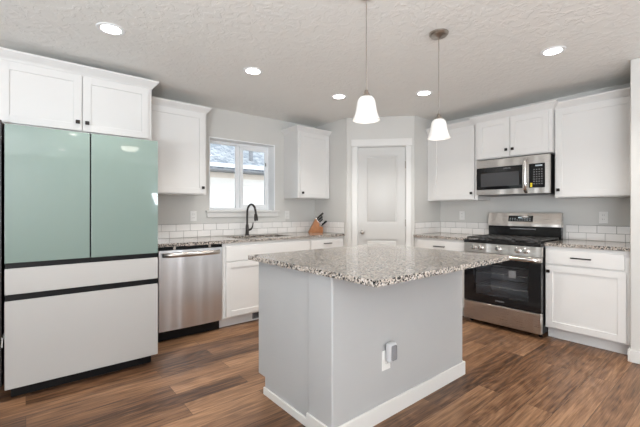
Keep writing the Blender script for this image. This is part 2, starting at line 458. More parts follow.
# ---------------------------------------------------------------- diagonal pantry wall and door
DA = math.atan2(2.76 - 3.42, 3.857 - 3.257); DL = 0.892
dloc = (3.257, 3.42, 0)
D0, D1, DT = 0.163, 0.775, 2.05
b = B()
b.box(0.0, D0 - 0.02, 0, 0.11, 0, CEIL).box(D1 + 0.02, DL, 0, 0.11, 0, CEIL).box(D0 - 0.02, D1 + 0.02, 0, 0.11, DT + 0.02, CEIL)
struct('wall_diagonal', b, M['wall'], 'angled corner wall holding the pantry door', 'wall', smooth=False, loc=dloc, rotz=DA)
d = thing('door_1', 'white two panel pantry door in the angled corner', 'door', dloc, DA, kind='structure')
b = B()
st = 0.10
DY0, DY1 = 0.012, 0.047
b.box(D0, D0 + st, DY0, DY1, 0.012, DT - 0.004).box(D1 - st, D1, DY0, DY1, 0.012, DT - 0.004)
b.box(D0 + st, D1 - st, DY0, DY1, 1.935, DT - 0.004).box(D0 + st, D1 - st, DY0, DY1, 0.845, 1.055).box(D0 + st, D1 - st, DY0, DY1, 0.012, 0.23)
for z0, z1 in ((1.055, 1.935), (0.23, 0.845)):
    b.box(D0 + st, D1 - st, DY0 + 0.013, DY1 - 0.002, z0, z1)
    b.loft([[(D0 + st + o, DY0 + y, z0 + o), (D1 - st - o, DY0 + y, z0 + o), (D1 - st - o, DY0 + y, z1 - o), (D0 + st + o, DY0 + y, z1 - o)] for o, y in ((0.02, 0.0135), (0.035, 0.004), (0.036, 0.0035))])
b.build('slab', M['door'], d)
b = B()
b.box(D0 - 0.02, D0 - 0.003, 0.0, 0.11, 0, DT + 0.02).box(D1 + 0.003, D1 + 0.02, 0.0, 0.11, 0, DT + 0.02).box(D0 - 0.003, D1 + 0.003, 0.0, 0.11, DT + 0.001, DT + 0.02)
b.build('jamb', M['trim'], d)
k = B().lathe([(0.027, 0), (0.027, 0.006), (0.011, 0.010), (0.010, 0.030), (0.022, 0.040), (0.027, 0.052), (0.022, 0.064), (0.008, 0.069)], (D0 + 0.058, DY0, 0.937), 20, Matrix.Rotation(PI / 2, 4, 'X')).build('knob', M['nickel'], d)
k['label'] = 'brushed nickel knob'
for z in (0.25, 1.06, 1.81):
    B().cyl((D1 + 0.002, 0.006, z - 0.045), (D1 + 0.002, 0.006, z + 0.045), 0.008, 10).build('hinge', M['nickel'], d)
b = B()
b.box(0.088, D0 - 0.006, -0.018, 0, 0, DT + 0.008, 0.002).box(D1 + 0.006, 0.845, -0.018, 0, 0, DT + 0.008, 0.002)
b.box(0.075, 0.857, -0.022, 0, DT + 0.008, DT + 0.10, 0.003)
struct('trim_1', b, M['trim'], 'white flat casing around the pantry door', 'trim', loc=dloc, rotz=DA)

# ---------------------------------------------------------------- window over the sink
wn = thing('window_1', 'white two pane slider window above the sink', 'window', (WX0, YW, WZ0), 0, kind='structure')
ww, wh = WX1 - WX0, WZ1 - WZ0
b = B()   # jamb liner in the reveal
b.box(0, 0.012, 0.0, 0.16, 0, wh).box(ww - 0.012, ww, 0.0, 0.16, 0, wh).box(0.012, ww - 0.012, 0.0, 0.16, wh - 0.012, wh).box(0.012, ww - 0.012, 0.05, 0.16, 0, 0.008)
b.build('reveal', M['vinyl'], wn, smooth=False)
b = B(); f = 0.04
b.box(0, f, 0.155, 0.215, 0, wh, 0.003).box(ww - f, ww, 0.155, 0.215, 0, wh, 0.003).box(f, ww - f, 0.155, 0.215, 0, 0.035, 0.003).box(f, ww - f, 0.155, 0.215, wh - f, wh, 0.003)
b.build('window_frame', M['vinyl'], wn)
B().box(0.427, 0.490, 0.185, 0.21, 0.035, wh - 0.04, 0.003).build('sash', M['vinyl'], wn)
b = B()
b.box(0.478, 0.524, 0.158, 0.182, 0.035, wh - 0.04, 0.003).box(0.848, ww - 0.038, 0.158, 0.182, 0.035, wh - 0.04, 0.003).box(0.524, 0.848, 0.158, 0.182, 0.035, 0.075, 0.003).box(0.524, 0.848, 0.158, 0.182, wh - 0.085, wh - 0.04, 0.003)
b.build('sash', M['vinyl'], wn)
B().box(0.041, 0.427, 0.196, 0.200, 0.036, wh - 0.041).build('pane', M['pane'], wn, smooth=False)
B().box(0.524, 0.848, 0.168, 0.172, 0.075, wh - 0.085).build('pane', M['pane'], wn, smooth=False)
B().box(0.853, 0.863, 0.150, 0.158, 0.60, 0.645, 0.002).build('latch', M['slot'], wn)
b = B()
b.box(WX0 - 0.045, WX1 + 0.055, YW - 0.035, YW, WZ0 - 0.022, WZ0, 0.003)
b.box(WX0 - 0.03, WX1 + 0.04, YW - 0.018, YW, WZ0 - 0.082, WZ0 - 0.022, 0.002)
struct('trim_2', b, M['trim'], 'white sill and apron under the window', 'trim')

# ---------------------------------------------------------------- baseboards
struct('baseboard_right', B().box(3.752, 3.765, -4.0, 0.628, 0, 0.098, 0.003).box(3.752, 3.845, 0.628, 0.641, 0, 0.098, 0.003), M['trim'], 'white baseboard on the wall end at far right', 'baseboard')
b = B()
b.box(0.0, 0.088, -0.013, 0, 0, 0.098, 0.002).box(0.845, DL, -0.013, 0, 0, 0.098, 0.002)
struct('baseboard_diagonal', b, M['trim'], 'white baseboard beside the pantry door', 'baseboard', loc=dloc, rotz=DA)

# ================================================================== OUTSIDE THE WINDOW
struct('ground', B().box(-6, 20, 4.32, 30, -0.5, -0.35), M['ground'], 'pale ground between the houses', 'ground', smooth=False)
h = thing('neighbour_house', 'cream house with grey shingled roof seen through the sink window', 'house', (5.0, 9.0, -0.35))
b = B()
b.box(-6, 10, 0.0, 0.3, 0, 2.66)
for i in range(15):
    z = 0.1 + i * 0.155
    b.prism([(-0.022, z), (0.0, z), (0.0, z + 0.15), (-0.004, z + 0.15)], 'x', -6, 10)
b.build('wall', M['siding'], h, smooth=False)
B().box(-6, 10, -0.03, 0.0, 2.45, 2.58).build('frieze', M['frieze'], h, smooth=False)
b = B(); b.box(-6.3, 10.3, -0.34, -0.31, 2.59, 2.655).box(-6.3, 10.3, -0.31, 0, 2.595, 2.61).tube([(-6.3, -0.355, 2.625), (10.3, -0.355, 2.625)], 0.024, 8)
b.build('gutter', M['fascia'], h)
sl = B().box(-6.3, 10.3, 0, 6.2, 0, 0.06).build('roof', M['shingle'], h, smooth=False)
sl.location = (0, -0.35, 2.64); sl.rotation_euler = (math.radians(26), 0, 0)
fl = B().box(-6.31, 10.31, -0.01, 0.26, 0.055, 0.075).build('drip_flashing', M['vinyl'], h, smooth=False)
fl.location = (0, -0.35, 2.64); fl.rotation_euler = (math.radians(26), 0, 0)
B().cyl((0.06, 0.3, 2.9), (0.06, 0.3, 3.40), 0.06, 16).build('vent_pipe', M['fascia'], h)

# ================================================================== CABINET BUILDERS (local: x across, y into the wall, z up, front at y=0)
def shaker(b, x0, x1, z0, z1, t=0.019, st=0.058):
    """one door or drawer front with a recessed centre, its back on y=0"""
    e = 0.0018
    b.box(x0, x0 + st, -t, 0, z0, z1, e).box(x1 - st, x1, -t, 0, z0, z1, e)
    b.box(x0 + st - 0.002, x1 - st + 0.002, -t, 0, z0, z0 + st, e).box(x0 + st - 0.002, x1 - st + 0.002, -t, 0, z1 - st, z1, e)
    b.box(x0 + st - 0.004, x1 - st + 0.004, -t + 0.009, -0.002, z0 + st - 0.004, z1 - st + 0.004)
    return b
def slabfront(b, x0, x1, z0, z1, t=0.019): return b.box(x0, x1, -t, 0, z0, z1, 0.003, 2)
def square_knob(parent, x, z):
    b = B(); b.cyl((x, 0.0, z), (x, -0.016, z), 0.007, 10); b.box(x - 0.0145, x + 0.0145, -0.028, -0.015, z - 0.0145, z + 0.0145, 0.003)
    o = b.build('knob', M['bronze'], parent); o.location = (0, -0.019, 0); o['label'] = 'small square black knob'
    return o
def bar_pull(parent, x, z, w=0.14):
    b = B()
    for s in (-1, 1): b.box(x + s * (w / 2 - 0.014) - 0.005, x + s * (w / 2 - 0.014) + 0.005, -0.026, 0, z - 0.005, z + 0.005)
    b.box(x - w / 2, x + w / 2, -0.034, -0.024, z - 0.006, z + 0.006, 0.002)
    o = b.build('pull', M['bronze'], parent); o.location = (0, -0.019, 0); o['label'] = 'black bar pull'
    return o
CPROF = [(0.0, 0.0), (0.006, 0.0), (0.010, 0.012), (0.022, 0.022), (0.046, 0.052), (0.050, 0.056), (0.050, 0.070), (0.0, 0.070)]
def crown(w, d, z, left, right, s=1.0):
    """mitred crown moulding round the top: left / right say which ends are open to view"""
    path = []
    if left: path.append(('L', d))
    path += [('fl', 0), ('fr', 0)]
    if right: path.append(('R', d))
    rings = []
    for kind, dd in path:
        ring = []
        for o, h in CPROF:
            o *= s; h *= s
            x, y = {'L': (-o, dd), 'fl': (-o if left else 0, -o), 'fr': (w + o if right else w, -o), 'R': (w + o, dd)}[kind]
            ring.append((x, y, z + h))
        rings.append(ring)
    return B().loft(rings)
def upper(name, label, loc, rotz, w, d, z0, z1, doors, knobs, cz, left, right, group='white wall cabinets', cs=1.0):
    t = thing(name, label, 'cabinet', (loc[0], loc[1], z0), rotz, group)
    h = z1 - z0
    b = B(); b.box(0, w, 0, d, 0, h, 0.0015)
    b.build('carcass', M['white'], t)
    for x0, x1 in doors:
        dr = shaker(B(), x0, x1, 0.010, cz - z0 - 0.008).build('door', M['white'], t)
        for kx, kz in knobs:
            if x0 < kx < x1: square_knob(dr, kx, kz - z0)
    B.build(crown(w, d, cz - z0, left, right, cs), 'crown_moulding', M['white'], t)
    return t
def base_box(t, w, d=0.60, kick_w=None):
    b = B(); b.box(0, w, 0, d, 0.105, 0.882, 0.0015)
    b.build('carcass', M['white'], t)
    B().box(0, w, 0.075, d, 0, 0.105).build('toe_kick', M['kick'], t, smooth=False)

# ================================================================== SINK WALL, base run
YB = 3.457
t = thing('filler_cabinet_panel', 'white end panel beside the tall fridge, hidden low down', 'panel', (0.860, 3.46, 0))
B().box(0, 0.017, 0, YW - 3.462, 0, 1.846, 0.001).build('panel', M['white'], t)
B().box(0.017, 0.062, 0.01, 0.04, 0, 0.882).build('filler', M['white'], t, smooth=False)

t = thing('sink_base_cabinet', 'white sink base cabinet right of the dishwasher', 'cabinet', (1.553, YB, 0), 0, 'white base cabinets')
b = B()
b.box(0, 0.018, 0, 0.60, 0.105, 0.882).box(1.117, 1.135, 0, 0.60, 0.105, 0.882).box(0.018, 1.117, 0, 0.60, 0.105, 0.123).box(0.018, 1.117, 0.585, 0.60, 0.123, 0.882)
b.box(0.018, 1.117, 0, 0.019, 0.68, 0.882).box(0.018, 0.05, 0, 0.019, 0.123, 0.68).box(1.09, 1.117, 0, 0.019, 0.123, 0.68).box(0.55, 0.60, 0, 0.019, 0.123, 0.68)
b.build('carcass', M['white'], t, smooth=False)
B().box(0, 1.135, 0.075, 0.60, 0, 0.105).build('toe_kick', M['kick'], t, smooth=False)
slabfront(B(), 0.035, 1.118, 0.695, 0.850).build('false_front', M['white'], t)
for x0, x1, kx in ((0.035, 0.572, 0.54), (0.578, 1.118, 0.61)):
    dr = shaker(B(), x0, x1, 0.118, 0.683).build('door', M['white'], t)
    square_knob(dr, kx, 0.635)
b = B(); b.box(0.385, 0.56, 0.066, 0.0755, 0.018, 0.09, 0.002); b.mi = 1
for i in range(5): b.box(0.397, 0.548, 0.063, 0.067, 0.028 + i * 0.011, 0.034 + i * 0.011)
o = b.build('toe_kick_vent', [M['devface'], M['slot']], t); o['label'] = 'small brown toe kick vent grille'

t = thing('drawer_base_cabinet', 'white base cabinet with bar pull under the knife block', 'cabinet', (2.690, YB, 0), 0, 'white base cabinets')
base_box(t, 0.565)
dr = slabfront(B(), 0.008, 0.530, 0.735, 0.850).build('drawer', M['white'], t); bar_pull(dr, 0.262, 0.806, 0.125)
dr = shaker(B(), 0.008, 0.530, 0.118, 0.722).build('door', M['white'], t); square_knob(dr, 0.05, 0.66)

# dishwasher
t = thing('dishwasher', 'brushed stainless dishwasher between fridge and sink cabinet', 'dishwasher', (0.931, 3.437, 0))
w = 0.613
B().box(0.006, w - 0.006, 0.03, 0.60, 0.10, 0.868).build('tub_body', M['black'], t, smooth=False)
b = B()   # gently bowed door skin
nseg = 14; fr = []; 
for i in range(nseg + 1):
    x = 0.004 + (w - 0.008) * i / nseg
    bow = 0.010 * (1 - (2 * i / nseg - 1) ** 2)
    if i in (0, nseg): bow = 0.0
    fr.append((x, -bow))
b.prism(fr + [(w - 0.004, 0.03), (0.004, 0.03)], 'z', 0.106, 0.848)
b.build('door', M['steel_dw'], t)
B().box(0.004, w - 0.004, 0.002, 0.03, 0.850, 0.874, 0.002).build('control_strip', M['black'], t)
for x in (0.13, 0.47): B().box(x, x + 0.022, -0.002, 0.02, 0.852, 0.882).build('mounting_bracket', M['nickel'], t, smooth=False)
hb = []
for i in range(17):
    u = i / 16; x = 0.034 + u * (w - 0.068)
    hb.append((x, -0.012 - 0.042 * (1 - (2 * u - 1) ** 6), 0.806))
B().tube(hb, 0.021, 12, 0.5).build('handle', M['steel'], t)
B().box(0.004, w - 0.004, 0.07, 0.10, 0.0, 0.104).build('toe_kick', M['black'], t, smooth=False)

# ---------------------------------------------------------------- countertops
CT0, CT1 = 0.883, 0.914
b = B()
SX0, SX1, SY0, SY1 = 1.76, 2.49, 3.53, 3.93
cx0, cx1, cy0, cy1 = 0.879, 3.256, 3.432, YW - 0.001
t_ = bmesh.new()
xs = [cx0, SX0, SX1, cx1]; ys = [cy0, SY0, SY1, cy1]
for i in range(3):
    for j in range(3):
        if i == 1 and j == 1: continue
        b.box(xs[i], xs[i + 1], ys[j], ys[j + 1], CT0, CT1)
t_.free()
bmesh.ops.remove_doubles(b.bm, verts=list(b.bm.verts), dist=1e-5)
kill = {}
for f in list(b.bm.faces):
    key = tuple(sorted(v.index for v in f.verts)); kill.setdefault(key, []).append(f)
b.bm.verts.index_update()
kill = {}
for f in list(b.bm.faces):
    kill.setdefault(tuple(sorted(v.index for v in f.verts)), []).append(f)
bmesh.ops.delete(b.bm, geom=[f for v in kill.values() if len(v) > 1 for f in v], context='FACES')
ct = tag(b.build('countertop', M['granite'], smooth=False), 'speckled granite countertop along the sink wall', 'countertop', 'granite countertops')
ct2 = tag(B().box(3.818, XR - 0.001, 2.044, 2.755, CT0, CT1, 0.002).build('countertop', M['granite']), 'short speckled granite countertop left of the range', 'countertop', 'granite countertops')
ct3 = tag(B().box(3.818, XR - 0.001, 0.632, 1.262, CT0, CT1, 0.002).build('countertop', M['granite']), 'speckled granite countertop right of the range', 'countertop', 'granite countertops')

# sink bowl
t = thing('sink', 'stainless undermount sink below the black faucet', 'sink', ((SX0 + SX1) / 2, (SY0 + SY1) / 2, 0.66))
a, c_ = (SX1 - SX0) / 2 - 0.003, (SY1 - SY0) / 2 - 0.003
hh = 0.222
b = B()
b.box(-a, a, -c_, c_, 0, 0.004).box(-a, -a + 0.004, -c_, c_, 0.004, hh).box(a - 0.004, a, -c_, c_, 0.004, hh)
b.box(-a, a, -c_, -c_ + 0.004, 0.004, hh).box(-a, a, c_ - 0.004, c_, 0.004, hh)
b.build('basin', M['steel'], t, smooth=False)
B().lathe([(0.045, 0.0045), (0.045, 0.007), (0.03, 0.008), (0.012, 0.006)], (0, 0.05, 0), 20).build('drain', M['chrome'], t)

# faucet
t = thing('faucet', 'black gooseneck pull down faucet behind the sink', 'faucet', (2.125, 4.00, CT1))
B().lathe([(0.026, 0), (0.026, 0.008), (0.022, 0.014), (0.020, 0.10), (0.017, 0.135)], (0, 0, 0), 20).build('body', M['bronze'], t)
pts = [(0, 0, 0.13), (0, 0, 0.20), (0, 0, 0.26)]
R = 0.106
for i in range(1, 15):
    a_ = PI * i / 15 * 1.02
    pts.append((0, -R + R * math.cos(a_), 0.275 + R * math.sin(a_)))
pts.append((0, -2 * R - 0.008, 0.262))
B().tube(pts, 0.0125, 12).build('spout', M['bronze'], t)
B().lathe([(0.014, 0.085), (0.020, 0.075), (0.023, 0.02), (0.021, 0.0)], (0, 0, 0), 18, Matrix.Translation((0, -2 * R - 0.014, 0.182)) @ Matrix.Rotation(math.radians(-9), 4, 'X')).build('spray_head', M['bronze'], t)
b = B(); b.cyl((0.015, 0, 0.06), (0.055, -0.006, 0.075), 0.013, 12); b.tube([(0.05, -0.006, 0.072), (0.068, -0.01, 0.10), (0.074, -0.016, 0.155)], [0.011, 0.009, 0.006], 10)
b.build('lever', M['bronze'], t)

# ---------------------------------------------------------------- subway-tile backsplashes
TP, TH = 0.1555, 0.0765
def backsplash(name, label, loc, rotz, w, off0, off1):
    b = B(); b.mi = 1
    b.box(0, w, -0.005, 0, 0, 2 * TH + 0.002)
    b.mi = 0
    for row, off in ((0, off0), (1, off1)):
        x = -off
        while x < w:
            a0, a1 = max(0.0, x + 0.0018), min(w, x + TP - 0.0018)
            if a1 - a0 > 0.012: b.box(a0, a1, -0.009, -0.002, row * TH + 0.0018, (row + 1) * TH - 0.0018, 0.0012)
            x += TP
    o = b.build(name, [M['tile'], M['grout']], loc=loc, rotz=rotz)
    return tag(o, label, 'backsplash', 'subway tile backsplashes')
backsplash('tile_backsplash', 'white subway tile backsplash along the sink wall', (0.88, YW, CT1), 0, 2.366, 0.135, 0.063)
backsplash('tile_backsplash', 'short white tile backsplash beside knife block on pantry return wall', (3.257, YW, CT1), RIGHT, 0.63, 0.02, 0.10)
backsplash('tile_backsplash', 'white tile backsplash left of and behind the range', (XR, 2.75, CT1), RIGHT, 0.70, 0.01, 0.09)
backsplash('tile_backsplash', 'white tile backsplash right of the range by the wall end', (XR, 1.262, CT1), RIGHT, 0.632, 0.125 + 0.01, 0.045)
backsplash('tile_backsplash', 'short white tile backsplash on return wall right of pantry door', (3.858, 2.76, CT1), 0, 0.582, 0.02, 0.10)

# ================================================================== SINK WALL, wall cabinets
upper('fridge_wall_cabinet', 'two door white wall cabinet above the mint fridge', (-0.155, 3.46), 0, 1.032, YW - 3.462, 1.850, 2.335,
      [(0.004, 0.503), (0.509, 1.005)], [(0.474, 1.927), (0.538, 1.927)], 2.315, False, True, cs=1.0)
upper('wall_cabinet', 'single door white wall cabinet between fridge and window', (0.879, 3.742), 0, 0.618, YW - 3.744, 1.388, 2.275,
      [(0.010, 0.598)], [(0.572, 1.462)], 2.262, False, True, cs=0.88)
upper('wall_cabinet', 'single door white wall cabinet between window and pantry corner', (2.715, 3.742), 0, 0.541, YW - 3.744, 1.382, 2.262,
      [(0.028, 0.522)], [(0.058, 1.452)], 2.252, True, False, cs=0.88)

# ================================================================== FRIDGE
FW = 0.917
t = thing('refrigerator', 'four door fridge with mint upper doors and bone white drawers', 'refrigerator', (-0.105, 3.014, 0))
B().box(0.006, FW - 0.006, 0.05, 0.84, 0.055, 1.760, 0.004).build('body', M['black'], t)
for x0, x1 in ((0.0, 0.458), (0.466, FW)):
    dr = B().box(x0, x1, 0.0, 0.046, 0.882, 1.772, 0.003, 2).build('upper_door', M['mint'], t); dr['label'] = 'mint green glass door'
B().box(0.002, FW - 0.002, 0.012, 0.05, 0.846, 0.882).build('handle_recess', M['black'], t, smooth=False)
dr = B().box(0.0, FW, 0.0, 0.046, 0.680, 0.846, 0.003, 2).build('drawer', M['bone'], t); dr['label'] = 'slim bone white drawer'
B().box(0.002, FW - 0.002, 0.012, 0.05, 0.638, 0.680).build('handle_recess', M['black'], t, smooth=False)
dr = B().box(0.0, FW, 0.0, 0.046, 0.076, 0.638, 0.003, 2).build('drawer', M['bone'], t); dr['label'] = 'deep bone white freezer drawer'
B().box(0.03, FW - 0.05, 0.055, 0.085, 0.004, 0.074).build('base_grille', M['black'], t, smooth=False)
for x in (0.05, FW - 0.05):
    for y in (0.09, 0.78): B().cyl((x, y, 0), (x, y, 0.056), 0.022, 14).build('foot', M['black'], t)
t = thing('alcove_panel', 'dark board added to darken the narrow gap left of fridge', 'panel', (-0.152, 3.30, 0))
B().box(0, 0.022, 0, 0.765, 0, 1.846, 0.001).build('board', M['espresso'], t)  # dark board added so the gap beside the fridge reads dark
cdp = [(-0.1235, 3.20, 0.30), (-0.1215, 3.21, 0.36), (-0.119, 3.24, 0.352), (-0.1165, 3.32, 0.362), (-0.1165, 3.40, 0.33), (-0.1165, 3.50, 0.20), (-0.1165, 3.55, 0.006), (-0.1165, 3.75, 0.004)]
tag(B().tube(cdp, 0.004, 8).build('power_cord', M['plate']), 'white cord in the dark gap left of fridge', 'cord')

# ================================================================== RANGE WALL
XB = 3.844
t = thing('base_cabinet', 'white base cabinet with drawer left of the range', 'cabinet', (XB, 2.750, 0), RIGHT, 'white base cabinets')
base_box(t, 0.706)
dr = slabfront(B(), 0.055, 0.690, 0.715, 0.850).build('drawer', M['white'], t); bar_pull(dr, 0.37, 0.790, 0.15)
dr = shaker(B(), 0.055, 0.690, 0.118, 0.700).build('door', M['white'], t); square_knob(dr, 0.655, 0.645)
t = thing('base_cabinet', 'white base cabinet with drawer right of the range', 'cabinet', (XB, 1.262, 0), RIGHT, 'white base cabinets')
base_box(t, 0.630)
dr = slabfront(B(), 0.008, 0.588, 0.718, 0.850).build('drawer', M['white'], t); bar_pull(dr, 0.292, 0.789, 0.155)
dr = shaker(B(), 0.008, 0.600, 0.118, 0.706).build('door', M['white'], t); square_knob(dr, 0.034, 0.648)

XU = 4.135
upper('wall_cabinet', 'single door white wall cabinet left of the microwave', (XU, 2.757), RIGHT, 0.688, XR - XU - 0.002, 1.347, 2.250,
      [(0.085, 0.652)], [(0.622, 1.428)], 2.238, False, False, cs=0.95)
upper('microwave_wall_cabinet', 'two door white wall cabinet above the microwave', (XU - 0.062, 2.066), RIGHT, 0.790, XR - XU + 0.060, 1.806, 2.262,
      [(0.028, 0.388), (0.394, 0.762)], [(0.358, 1.885), (0.424, 1.885)], 2.240, True, True, cs=0.98)
upper('wall_cabinet', 'large single door white wall cabinet right of the microwave', (XU, 1.273), RIGHT, 0.643, XR - XU - 0.002, 1.347, 2.250,
      [(0.010, 0.625)], [(0.040, 1.426)], 2.238, False, False, cs=0.95)

# microwave
MW, MX = 0.752, 4.050
t = thing('microwave', 'stainless over the range microwave under the wall cabinet', 'microwave', (MX, 2.042, 1.392), RIGHT)
B().box(0.004, MW - 0.004, 0.03, XR - MX - 0.002, 0.0, 0.402, 0.003).build('body', M['black'], t)
b = B()
b.box(0, MW, 0, 0.034, 0.312, 0.402, 0.003).box(0, MW, 0, 0.034, 0.004, 0.066, 0.003).box(0.708, MW, 0, 0.034, 0.064, 0.314, 0.002).box(0.505, 0.560, 0, 0.034, 0.064, 0.314, 0.002)
b.build('steel_frame', M['steel'], t)
dr = B().box(0.001, 0.507, -0.004, 0.03, 0.066, 0.312, 0.002).build('door', M['bglass'], t); dr['label'] = 'black glass microwave door'
B().box(0.05, 0.465, -0.0048, -0.0035, 0.098, 0.250, 0.001).build('window', plain('smoked_mesh_window', (0.055, 0.055, 0.058), 0.12), dr)
lettering('lettering', 'SAMSUNG', 0.017, (0.34, -0.0045, 0.290), M['ink'], dr)
b = B()
hp = [(0.533, 0.0, 0.385), (0.533, -0.028, 0.36)] + [(0.533, -0.040 - 0.012 * math.sin(PI * i / 8), 0.34 - 0.28 * i / 8) for i in range(9)] + [(0.533, -0.028, 0.04), (0.533, 0.0, 0.016)]
b.tube(hp, 0.009, 12, 2.2)
b.build('handle', M['chrome'], t)
cp = B().box(0.560, 0.709, -0.004, 0.03, 0.066, 0.312, 0.002).build('control_panel', M['bglass'], t)
B().box(0.622, 0.686, -0.0052, -0.0035, 0.284, 0.297).build('display', M['lit'], cp, smooth=False)
b = B()
for r in range(7):
    for q in range(4): b.box(0.604 + q * 0.024, 0.615 + q * 0.024, -0.005, -0.0035, 0.100 + r * 0.0245, 0.107 + r * 0.0245)
b.build('keypad', M['ink'], cp, smooth=False)
st_ = B().box(0.574, 0.592, -0.0054, -0.0035, 0.072, 0.115).build('sticker', M['yellow'], cp, smooth=False); st_['label'] = 'small yellow sticker'
B().box(0.02, MW - 0.02, 0.04, 0.36, -0.004, 0.001).build('underside_grille', M['devface'], t, smooth=False)

# range
RW, RX = 0.768, 3.740
t = thing('range', 'stainless gas range with black oven door between base cabinets', 'range', (RX, 2.030, 0), RIGHT)
RD = XR - RX - 0.012
b = B()
b.box(0.004, RW - 0.004, 0.045, 0.075, 0.05, 0.860).box(0.004, RW - 0.004, RD - 0.06, RD - 0.03, 0.05, 0.88).box(0.004, 0.03, 0.06, RD - 0.03, 0.05, 0.86).box(RW - 0.03, RW - 0.004, 0.06, RD - 0.03, 0.05, 0.86).box(0.004, RW - 0.004, 0.05, RD - 0.03, 0.05, 0.10)
bb = B()
bb.box(0.004, 0.06, 0.046, RD - 0.03, 0.045, 0.866).box(RW - 0.06, RW - 0.004, 0.046, RD - 0.03, 0.045, 0.866)
bb.box(0.06, RW - 0.06, 0.046, RD - 0.03, 0.045, 0.26).box(0.06, RW - 0.06, 0.046, RD - 0.03, 0.70, 0.866).box(0.06, RW - 0.06, 0.52, RD - 0.03, 0.26, 0.70)
b.bm.free()
bb.build('body', M['black'], t, smooth=False)
B().box(0.061, RW - 0.061, 0.515, 0.519, 0.261, 0.699).box(0.0605, 0.063, 0.05, 0.515, 0.261, 0.699).box(RW - 0.063, RW - 0.0605, 0.05, 0.515, 0.261, 0.699).box(0.063, RW - 0.063, 0.05, 0.515, 0.2605, 0.264).build('oven_cavity', M['cavity'], t, smooth=False)
# oven door: black glass frame round a smoked window, steel band on top
b = B()
b.box(0.002, 0.115, 0, 0.044, 0.246, 0.720, 0.002).box(RW - 0.115, RW - 0.002, 0, 0.044, 0.246, 0.720, 0.002).box(0.115, RW - 0.115, 0, 0.044, 0.246, 0.330).box(0.115, RW - 0.115, 0, 0.044, 0.655, 0.720)
dr = b.build('oven_door', M['bglass'], t); dr['label'] = 'black glass oven door'
B().box(0.115, RW - 0.115, 0.001, 0.006, 0.330, 0.655).build('window', M['ovenglass'], dr, smooth=False)
lettering('lettering', 'SAMSUNG', 0.020, (RW / 2, -0.0005, 0.288), M['ink'], dr)
o = B().box(0.47, 0.535, 0.012, 0.014, 0.545, 0.615).build('tag', M['paper'], dr, smooth=False); o['label'] = 'white paper tag behind the glass'
B().box(0.002, RW - 0.002, -0.004, 0.044, 0.722, 0.770, 0.003).build('top_band', M['steel'], dr)
hb = [(0.03, -0.004, 0.748), (0.03, -0.045, 0.748)] + [(0.05 + (RW - 0.10) * i / 10, -0.055, 0.748) for i in range(11)] + [(RW - 0.03, -0.045, 0.748), (RW - 0.03, -0.004, 0.748)]
B().tube(hb, 0.018, 12, 0.7).build('handle', M['chrome'], dr)
b = B()
for z in (0.42, 0.56):
    b.cyl((0.062, 0.06, z), (RW - 0.062, 0.06, z), 0.004, 8).cyl((0.062, 0.5, z), (RW - 0.062, 0.5, z), 0.004, 8)
    for i in range(12):
        x = 0.09 + (RW - 0.18) * i / 11; b.cyl((x, 0.06, z), (x, 0.5, z), 0.0025, 6)
b.build('oven_rack', M['chrome'], t)
B().box(0.002, RW - 0.002, -0.002, 0.044, 0.047, 0.238, 0.003).build('storage_drawer', M['steel'], t)
b = B(); b.prism([(0.0, 0.776), (0.046, 0.776), (0.046, 0.872), (0.012, 0.872)], 'x', 0.0, RW)
cp = b.build('control_panel', M['steel'], t)
for x in (0.108, 0.180, 0.370, 0.558, 0.634):
    k = B().lathe([(0.029, 0.0), (0.029, 0.006), (0.024, 0.008), (0.022, 0.030), (0.018, 0.034), (0.006, 0.035)], (x, 0.006, 0.826), 22, Matrix.Rotation(PI / 2 - 0.12, 4, 'X')).build('knob', M['chrome'], cp)
B().box(0.0, RW, -0.004, RD - 0.03, 0.872, 0.906, 0.004, 2).build('cooktop', M['enamel'], t)
b = B()
gz0, gz1 = 0.922, 0.936
for g in range(3):
    x0 = 0.02 + g * 0.245; x1 = x0 + 0.238
    for y in (0.03, 0.15, 0.27, 0.39, 0.53): b.box(x0, x1, y, y + 0.013, gz0, gz1, 0.002)
    for x in (x0, x0 + 0.075, x0 + 0.150, x1 - 0.013): b.box(x, x + 0.013, 0.03, 0.543, gz0, gz1, 0.002)
    gr = B()
    for x in (x0, x1 - 0.013):
        for y in (0.03, 0.53): b.box(x, x + 0.013, y, y + 0.013, 0.904, gz0)
    b.build('grate', M['iron'], t); gr.bm.free(); b = B()
b.bm.free()
for x, y, r in ((0.14, 0.15, 0.045), (0.14, 0.42, 0.038), (0.384, 0.28, 0.05), (0.63, 0.15, 0.045), (0.63, 0.42, 0.034)):
    B().lathe([(r + 0.012, 0.905), (r + 0.010, 0.909), (r, 0.910), (r, 0.918), (r - 0.006, 0.921), (0.004, 0.921)], (x, y, 0), 22).build('burner', M['iron'], t)
bg = B().box(0, 0.761, 0.580, 0.632, 0.895, 1.045, 0.003).build('backguard', M['enamel'], t)
b = B(); b.prism([(0.562, 1.042), (0.632, 1.042), (0.632, 1.194), (0.590, 1.194), (0.562, 1.07)], 'x', 0, 0.761, 0.002)
b.build('backguard_panel', M['steel'], bg)
tilt = Matrix.Translation((0, 0.576, 1.128)) @ Matrix.Rotation(math.radians(-12.7), 4, 'X')
b = B(); b.box(0.232, 0.492, -0.0035, 0.004, -0.034, 0.034, 0.001, rot=tilt)
ds = b.build('display', M['bglass'], bg)
b = B(); b.box(0.338, 0.376, -0.0045, 0.0, 0.003, 0.020, rot=tilt)
for q in range(9):
    for r in (-0.020, -0.002):
        if not (3 <= q <= 4 and r > -0.01): b.box(0.248 + q * 0.026, 0.259 + q * 0.026, -0.0042, 0, r, r + 0.006, rot=tilt)
b.build('display_print', M['lit'], bg, smooth=False)
b = B()
for i in range(26): b.box(0.25 + i * 0.0105, 0.257 + i * 0.0105, 0.5735, 0.577, 1.008, 1.020)
